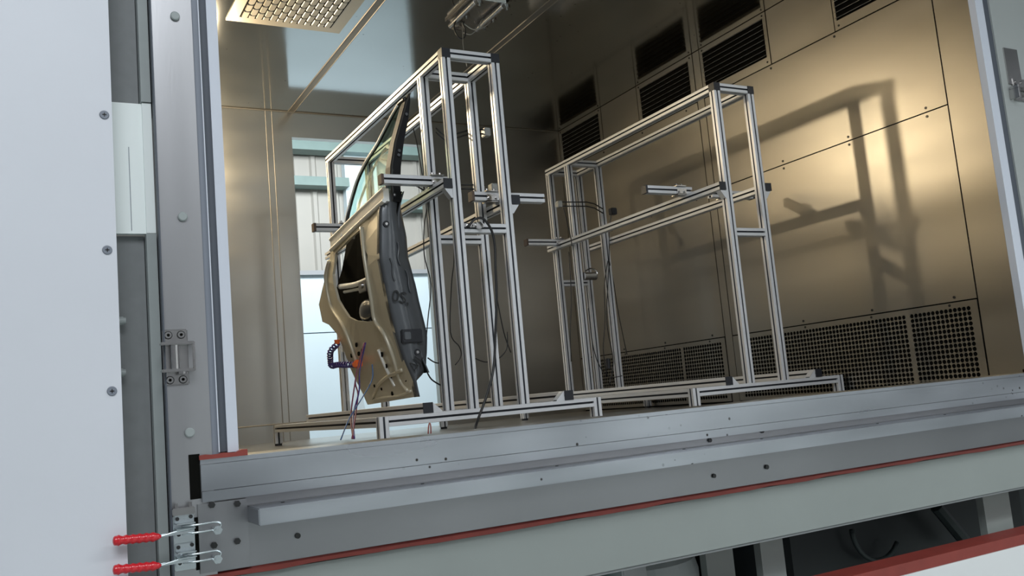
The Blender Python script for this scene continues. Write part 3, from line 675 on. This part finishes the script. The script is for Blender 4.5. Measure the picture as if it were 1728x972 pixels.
# latch keeper on the stile
def keeper(x, z, s, label, Yp=Y0 - .02):
    t = thing('latch_keeper', (x, Yp, z), label, 'latch keeper')
    b = B(); poly = []
    w_, h_ = .0315, .073
    obj('base_plate', box(b, x - w_, x + w_, Yp - .006, Yp, z - h_, z + h_), M['steel_cast'], t, bev=.004)
    for dz in (.034, -.036):
        obj('lug', bx(x - w_ - .008, x + w_ + .012, Yp - .040, Yp - .006, z + dz - .004, z + dz + .004), M['steel_cast'], t, bev=.002)
    b = B(); box(b, x + w_ + .005, x + w_ + .012, Yp - .040, Yp - .034, z - .036, z + .034); obj('strike_bar', b, M['steel_cast'], t, bev=.002)
    b = B(); cyl(b, (x - .004, Yp - .022, z - .033), (x - .004, Yp - .022, z + .030), .012, 16); cyl(b, (x + .012, Yp - .022, z - .046), (x + .012, Yp - .022, z - .040), .013, 14); obj('roller_pin', b, M['steel_cast'], t, smooth=False)
    for dx in (-.017, .015):
        for dz in (.058, -.059):
            b = B(); cyl(b, (x + dx, Yp - .0068, z + dz), (x + dx, Yp - .006, z + dz), .0108, 16); obj('dark_ring', b, M['bolt'], t)  # added dark ring sets off each screw head
            b = B(); cyl(b, (x + dx, Yp - .010, z + dz), (x + dx, Yp - .006, z + dz), .0085, 16); s_ = obj('socket_screw', b, M['steel_cast'], t)
            b = B(); cyl(b, (x + dx, Yp - .0106, z + dz), (x + dx, Yp - .0099, z + dz), .0042, 6); obj('hex_recess', b, M['slotdark'], s_)
    return t
p = P(297, 603, Y0 - .02); keeper(p.x - .001, p.z, 1, 'cast steel latch keeper screwed to the left stile')
p = P(1712, 150, Y0 - .02)
t = thing('latch_keeper', (p.x, Y0 - .02, p.z), 'stainless latch keeper on the right jamb at the picture edge', 'latch keeper')
obj('base_plate', bx(p.x - .045, p.x + .06, Y0 - .026, Y0 - .02, p.z + .02, p.z + .20), M['steel_cast'], t)
obj('lug', bx(p.x - .05, p.x + .09, Y0 - .07, Y0 - .026, p.z - .012, p.z + .004), M['steel_cast'], t, bev=.002); obj('hook', bx(p.x - .05, p.x - .04, Y0 - .07, Y0 - .02, p.z - .06, p.z - .0125), M['steel_cast'], t, bev=.002)
b = B(); box(b, p.x - .02, p.x + .09, Y0 - .03, Y0 - .02, p.z - .06, p.z - .015); box(b, p.x - .02, p.x + .09, Y0 - .03, Y0 - .02, p.z + .01, p.z + .05); ob = obj('screw_plate', b, M['steel_cast'], t, bev=.003)
for dx in (.005, .05):
    for dz in (-.038, .028):
        b = B(); cyl(b, (p.x + dx, Y0 - .035, p.z + dz), (p.x + dx, Y0 - .03, p.z + dz), .012, 14); obj('socket_screw', b, M['steel_cast'], t)

# ---------------------------------------------------------------- sill stack
XS0, XS1 = .402, 6.0
si = struct('trim_10', B() if False else (lambda b: (box(b, XS0, XS1, Y0 - .023, Y0 + .02, -.094, -.082), box(b, XS0, XS1, Y0 - .026, Y0 + .02, -.162, -.0955), box(b, XS0, XS1, Y0 - .030, Y0 + .02, -.190, -.1635), box(b, XS0, XS1, Y0 - .014, Y0 + .02, -.19, -.085)))(B())[0], M['steel_sill'])
obj('threshold_top', bx(XS0, XS1, Y0 - .0, Y0 + .16, -.0845, -.0815), M['steel_floor'], si)
lp = struct('trim_11', bx(.33, XS1, Y0 - .010, Y0 + .01, -.372, -.1905), M['plate'])
obj('end_plate', bx(.3900, .515, Y0 - .026, Y0 - .0105, -.368, -.194), M['plate'], lp)
for u, v in ((357, 852), (400, 850), (361, 920), (400, 913)):
    p = P(u, v, Y0 - .026); b = B(); cyl(b, (p.x, Y0 - .034, p.z), (p.x, Y0 - .026, p.z), .0085, 6); obj('bolt', b, M['bolt'], lp)
for u, v in ((502, 904), (1204, 803), (1293, 788), (497, 821), (1197, 743), (1285, 727), (812, 692 + 90)):
    p = P(u, v, Y0 - .010)
    if u == 812: continue
    b = B(); cyl(b, (p.x, Y0 - .016, p.z), (p.x, Y0 - .010, p.z), .0075 if u < 1250 else .0085, 14); obj('bolt', b, M['bolt'], lp)
obj('shadow_gap', bx(.374, .401, Y0 - .022, Y0 - .0205, -.180, -.066), M['slotdark'], si)
obj('shadow_gap', bx(.381, .3895, Y0 - .0225, Y0 - .0205, -.358, -.226), M['slotdark'], lp)
tg = thing('square_rail', (3, Y0 - .15, -.255), 'long square steel rail along the front of the sill', 'rail')
obj('tube', bx(.515, XS1, Y0 - .155, Y0 - .012, -.256, -.214), M['steel_sill'], tg, bev=.0025)
# the near edge of the tube carries small marks
b = B()
for x in (.60, 1.0, 1.45, 1.95, 2.3, 2.9, 3.3): cyl(b, (x, Y0 - .06, -.214), (x, Y0 - .06, -.2125), .005, 8)
obj('rivets', b, M['bolt'], tg, kind='stuff')
b = B(); pts = [(XS0 + i * (XS1 - XS0) / 60) for i in range(61)]
rs = thing('silicone_seal', (3, Y0 - .02, -.39), 'dark red silicone bead between steel plate and painted beam', 'seal')
vs = [(x, -.3725 + random.uniform(-.0008, .0008), -.3905 + random.uniform(-.0025, .0025)) for x in [.36] + pts]
A = []
for x, z1, z0 in vs: A.append([b.verts.new(c) for c in ((x, Y0 - .006, z0), (x, Y0 - .020, z0 + .003), (x, Y0 - .022, z1 - .004), (x, Y0 - .006, z1))])
for p, q in zip(A, A[1:]):
    for k in range(4): b.faces.new((p[k], p[(k + 1) % 4], q[(k + 1) % 4], q[k]))
b.faces.new(A[0]); b.faces.new(A[-1]); obj('bead', b, M['red'], rs, smooth=False)
b = B(); A = []
for i in range(9):
    x = .399 + (.522 - .399) * i / 8; w_ = .0015 * math.sin(i * 1.9) + (.004 if i > 6 else 0); A.append([b.verts.new(c) for c in ((x, Y0 - .03, -.082), (x, Y0 - .03, -.0705 + w_), (x, Y0 + .03, -.0705 + w_), (x, Y0 + .03, -.082))])
for p, q in zip(A, A[1:]):
    for k in range(4): b.faces.new((p[k], p[(k + 1) % 4], q[(k + 1) % 4], q[k]))
b.faces.new(A[0]); b.faces.new(A[-1]); tag(obj('silicone_patch', b, M['red']), 'red silicone patch on the left end of the sill', 'seal')
b = B(); box(b, 4.0, 4.12, Y0 - .03, Y0 + .03, -.079, -.066); tag(obj('silicone_patch', b, M['red']), 'red silicone patch at the right end of the sill', 'seal')
bm_ = struct('trim_12', bx(.20, XS1, Y0 - .005, Y0 + .12, -.568, -.3908), M['beam'])
obj('lower_lip', bx(.20, XS1, Y0 + .0, Y0 + .115, -.578, -.5685), M['dgrey'], bm_)
# lower beam with its red seal
lb = struct('trim_13', bx(1.2, XS1, Y0 - .06, Y0 + .06, -.93, -.790), M['cabinet'])
obj('red_seal', bx(1.2, XS1, Y0 - .055, Y0 + .06, -.7895, -.748), M['red'], lb)
# base legs
for i, (x0, x1, y) in enumerate(((2.19, 2.32, 2.70), (2.42, 2.535, 2.66), (3.72, 3.905, 2.56))):
    o = obj('support_leg', bx(x0, x1, max(y, Y0 + .125), max(y, Y0 + .125) + .035, -1.58, -.452), M['beam'])
    tag(o, ['pale green support leg with a dark gap on its right, under the beam', 'pale green support leg right of the dark gap, at the middle of the beam', 'pale green support leg at the right end of the beam'][i], 'leg', 'support legs under the chamber')
    obj('base_plate', bx(x0 - .03, x1 + .03, y - .0, y + .18, -1.6, -1.58), M['beam'], o)

# toggle clamps
pp = thing('clamp_plate', (.355, Y0 - .03, -.35), 'zinc mounting plate with hex screws carrying the red handled clamps', 'plate')
obj('plate', bx(.3285, .3800, Y0 - .028, Y0 - .0205, -.352, -.215), M['zinc'], pp, bev=.002)
obj('top_bracket', bx(.326, .381, Y0 - .045, Y0 - .0285, -.214, -.196), M['steel_cast'], pp, bev=.002)
for x in (.337, .371):
    b = B(); cyl(b, (x, Y0 - .036, -.196), (x, Y0 - .036, -.184), .0042, 6); obj('hex_screw', b, M['steel_cast'], pp)
for v0, lab in ((0, 'toggle clamp with red ribbed grip, upper of two'), (49, 'toggle clamp with red ribbed grip, lower of two')):
    Yh = Y0 - .075
    z = P(305, 893 + v0, Yh).z
    t = thing('toggle_clamp', (.355, Y0 - .03, z), lab + ', beside the white panel', 'clamp', 'red handled toggle clamps')
    b = B(); box(b, .331, .378, Y0 - .034, Y0 - .0285, z - .026, z + .030); bs = obj('base', b, M['zinc'], t, bev=.002)
    b = B(); box(b, .331, .376, Y0 - .072, Y0 - .034, z - .003, z - .0005); box(b, .331, .376, Y0 - .072, Y0 - .034, z + .010, z + .0125); obj('side_plate', b, M['zinc'], t)
    for x, dz in ((.338, .022), (.371, .024), (.372, -.016), (.340, -.017)):
        b = B(); cyl(b, (x, Y0 - .038, z + dz), (x, Y0 - .034, z + dz), .0048, 10); obj('rivet', b, M['bolt'], t)
    a0 = P(330, 886 + v0, Yh); a1 = P(373, 890 + v0, Yh); a2 = P(330, 899 + v0, Yh)
    b = B(); tube(b, [(.345, Y0 - .06, a0.z), tuple(a0), (a1.x - .012, Yh, a0.z + .001), (a1.x, Yh, (a0.z + a2.z) / 2 + .002), (a1.x - .012, Yh, a2.z + .002), tuple(a2), (.345, Y0 - .06, a2.z)], .0028, 8)
    obj('hook_bolt', b, M['zinc'], t, smooth=True)
    c_ = P(366, 894 + v0, Yh); b = B(); cyl(b, (c_.x, Yh - .013, c_.z), (c_.x, Yh - .003, c_.z), .0118, 6); cyl(b, (c_.x, Yh - .002, c_.z), (c_.x, Yh + .045, c_.z), .005, 10); cyl(b, (c_.x, Yh - .017, c_.z), (c_.x, Yh - .013, c_.z), .0062, 10); obj('nut', b, M['zinc'], t)
    h0 = P(272, 905 + v0, Yh); h1 = P(190, 913 + v0, Yh); d = (h1 - h0)
    b = B(); box(b, h0.x - .005, .372, Yh + .006, Yh + .010, h0.z - .003, h0.z + .004); tube(b, [tuple(h0), (.335, Yh + .008, h0.z + .006), (.372, Yh + .010, h0.z + .009)], .0025, 8); obj('lever', b, M['zinc'], t)
    b = B(); n = 56; pts = [h0 + d * (k / n) for k in range(n + 1)]
    def rf(s): 
        r = .0108 + .0011 * math.sin(s * 2 * math.pi * 7.2) + (.0018 if s > .86 else 0) - .002 * (s < .1)
        if s < .08: r *= .35 + .65 * s / .08
        if s > .94: r *= math.sqrt(max(.03, 1 - ((s - .94) / .062) ** 2))
        return r
    tube(b, pts, .01, 16, False, rf=rf); obj('grip', b, M['handle'], t, smooth=True)

# ---------------------------------------------------------------- behind the rear doorway
rw = struct('wall_rear', bx(-1.5, 8, 9.42, 9.5, -1.6, 5.0), M['corr'])
for k in range(20):
    x = 1.35 + k * .24
    b = B(); extrude_poly(b, [(x, 9.42), (x + .02, 9.395), (x + .06, 9.395), (x + .08, 9.42)], 2, 1.56, 4.0); obj('rib', b, M['corr'], rw)
zt = P(500, 232, 9.2).z; zt2 = P(500, 250, 9.2).z
tag(obj('steel_beam', bx(.5, 6, 9.15, 9.35, P(500, 251, 9.15).z, P(500, 251, 9.15).z + .45), M['teal']), 'teal steel beam across the top of the rear doorway', 'beam')
za, zb2 = P(520, 312, 9.2).z, P(520, 297, 9.2).z
tag(obj('wall_rail', bx(.5, P(589, 300, 9.2).x, 9.2, 9.38, za, zb2), M['teal']), 'teal horizontal rail on the corrugated wall, seen left of the door', 'rail')
tag(obj('wall_rail', bx(P(702, 340, 9.2).x - .45, 6, 9.2, 9.38, P(700, 353, 9.2).z, P(700, 337, 9.2).z), M['teal']), 'teal horizontal rail on the corrugated wall, seen right of the black pillar', 'rail')
tag(obj('wall_column', bx(P(588, 380, 9.3).x, P(642, 380, 9.3).x, 9.3, 9.41, 1.56, 2.95), M['paleblue']), 'pale blue flat column panel between the corrugated sheets', 'column')
rp = thing('lower_partition', (3, 9.25, -1.6), 'pale blue lower partition behind the rear doorway', 'partition')
zc_ = P(510, 465, 9.2).z; zd = P(510, 562, 9.2).z; ze = P(510, 747, 9.2).z
obj('panel', bx(.2, 6.5, 9.2, 9.3, zd, zc_), M['paleblue'], rp); obj('panel', bx(.2, 6.5, 9.19, 9.3, -1.6, zd - .012), M['paleblue'], rp)
obj('top_cap', bx(.2, 6.5, 9.15, 9.32, zc_, zc_ + .045), M['dgrey'], rp); rp.children[-1].data.materials[0] = mat('grey_cap_rail', (.36, .38, .40), .5)

# ---------------------------------------------------------------- under the chamber
ff = struct('floor_factory', bx(-6, 12, -6, 12, -1.7, -1.6), M['ffloor'])
tag(obj('control_cabinet', bx(P(1050, 960, 2.95).x, P(1092, 960, 2.95).x, 2.95, 3.25, -1.6, P(1060, 952, 2.95).z), M['cabinet'], bev=.006), 'white cabinet corner under the beam, left of the steel tank', 'cabinet')
tag(obj('teal_case', bx(P(985, 968, 3.0).x, P(1014, 968, 3.0).x, 3.0, 3.4, -1.6, P(1000, 958, 3.0).z), M['tealbox'], bev=.006), 'bright teal machine case just showing under the beam', 'case')
tk = thing('steel_tank', (2.7, 3.6, -1.6), 'pale grey round topped tank behind the first support leg', 'tank')
b = B(); c0 = P(1150, 1010, 3.3); c0.y += .06
prof = [(0, -.62), (.18, -.62), (.28, -.64), (.33, -.68), (.345, -.74), (.345, -1.6)]
prof = [(r_, z_ - .12) for r_, z_ in prof]
rings = []
for r_, z_ in prof[1:]: rings.append([b.verts.new((c0.x + r_ * math.cos(a * math.pi / 16), c0.y + .35 + r_ * math.sin(a * math.pi / 16), z_)) for a in range(32)])
for A, C in zip(rings, rings[1:]):
    for k in range(32): b.faces.new((A[k], A[(k + 1) % 32], C[(k + 1) % 32], C[k]))
b.faces.new(rings[0]); b.faces.new(rings[-1]); obj('shell', b, M['cabinet'], tk, smooth=False)
b = B(); cyl(b, (c0.x + .02, c0.y + .3, -.745), (c0.x + .02, c0.y + .3, -.70), .06, 20); obj('cap', b, M['cabinet'], tk)
mc = thing('machine_housing', (3.2, 3.4, -1.6), 'black compressor housing in the dark space under the beam', 'machine')
obj('body', bx(2.95, 4.6, 3.05, 4.9, -1.15, -.50), M['darkmach'], mc); obj('base_frame', bx(2.95, 4.4, 2.85, 4.9, -1.25, -1.15), M['darkmach2'], mc)
b = B(); q = P(1478, 885, 3.0)
tube(b, [q + Vector((.16 * math.cos(a), 0, .16 * math.sin(a))) for a in [math.pi * (1.0 + k / 14) for k in range(12)]], .012, 8, False); obj('fan_ring', b, M['darkmach2'], mc, smooth=True)
b = B(); a_, c_ = P(1580, 855, 2.95), P(1630, 915, 2.95); tube(b, [a_, c_], .03, 8, False); obj('brace', b, M['darkmach2'], mc)
wh = struct('wall_reflector', bx(2.8, 4.4, -4.7, -4.6, -1.6, 3.2), M['cabinet']); obj('reflector_section', bx(6.5, 14, -4.7, -4.6, -1.6, 3.2), M['cabinet'], wh)  # added white walls behind the camera, placed to be reflected in the steel
struct('ceiling_added_dark', bx(-9, 16, -11, 2.3, 5.2, 5.3), M['dgrey'])  # unseen dark roof added to keep upward steel reflections dark
struct('wall_far', bx(-6, 12, 5.2, 5.3, -1.6, -.62), M['darkmach2'])
tag(obj('underside_panel', bx(.3, 4.9, Y0 + .13, 6.3, -.45, -.245), M['mgrey']), 'grey green underside of the chamber floor', 'panel')
tag(obj('white_bin', bx(P(1645, 890, 3.6).x, P(1668, 890, 3.6).x, 3.6, 3.8, -1.6, P(1650, 890, 3.6).z), M['cabinet']), 'small pale box glimpsed beside the right support leg', 'box')

for o in bpy.data.objects:
    if '_b' in o: del o['_b']
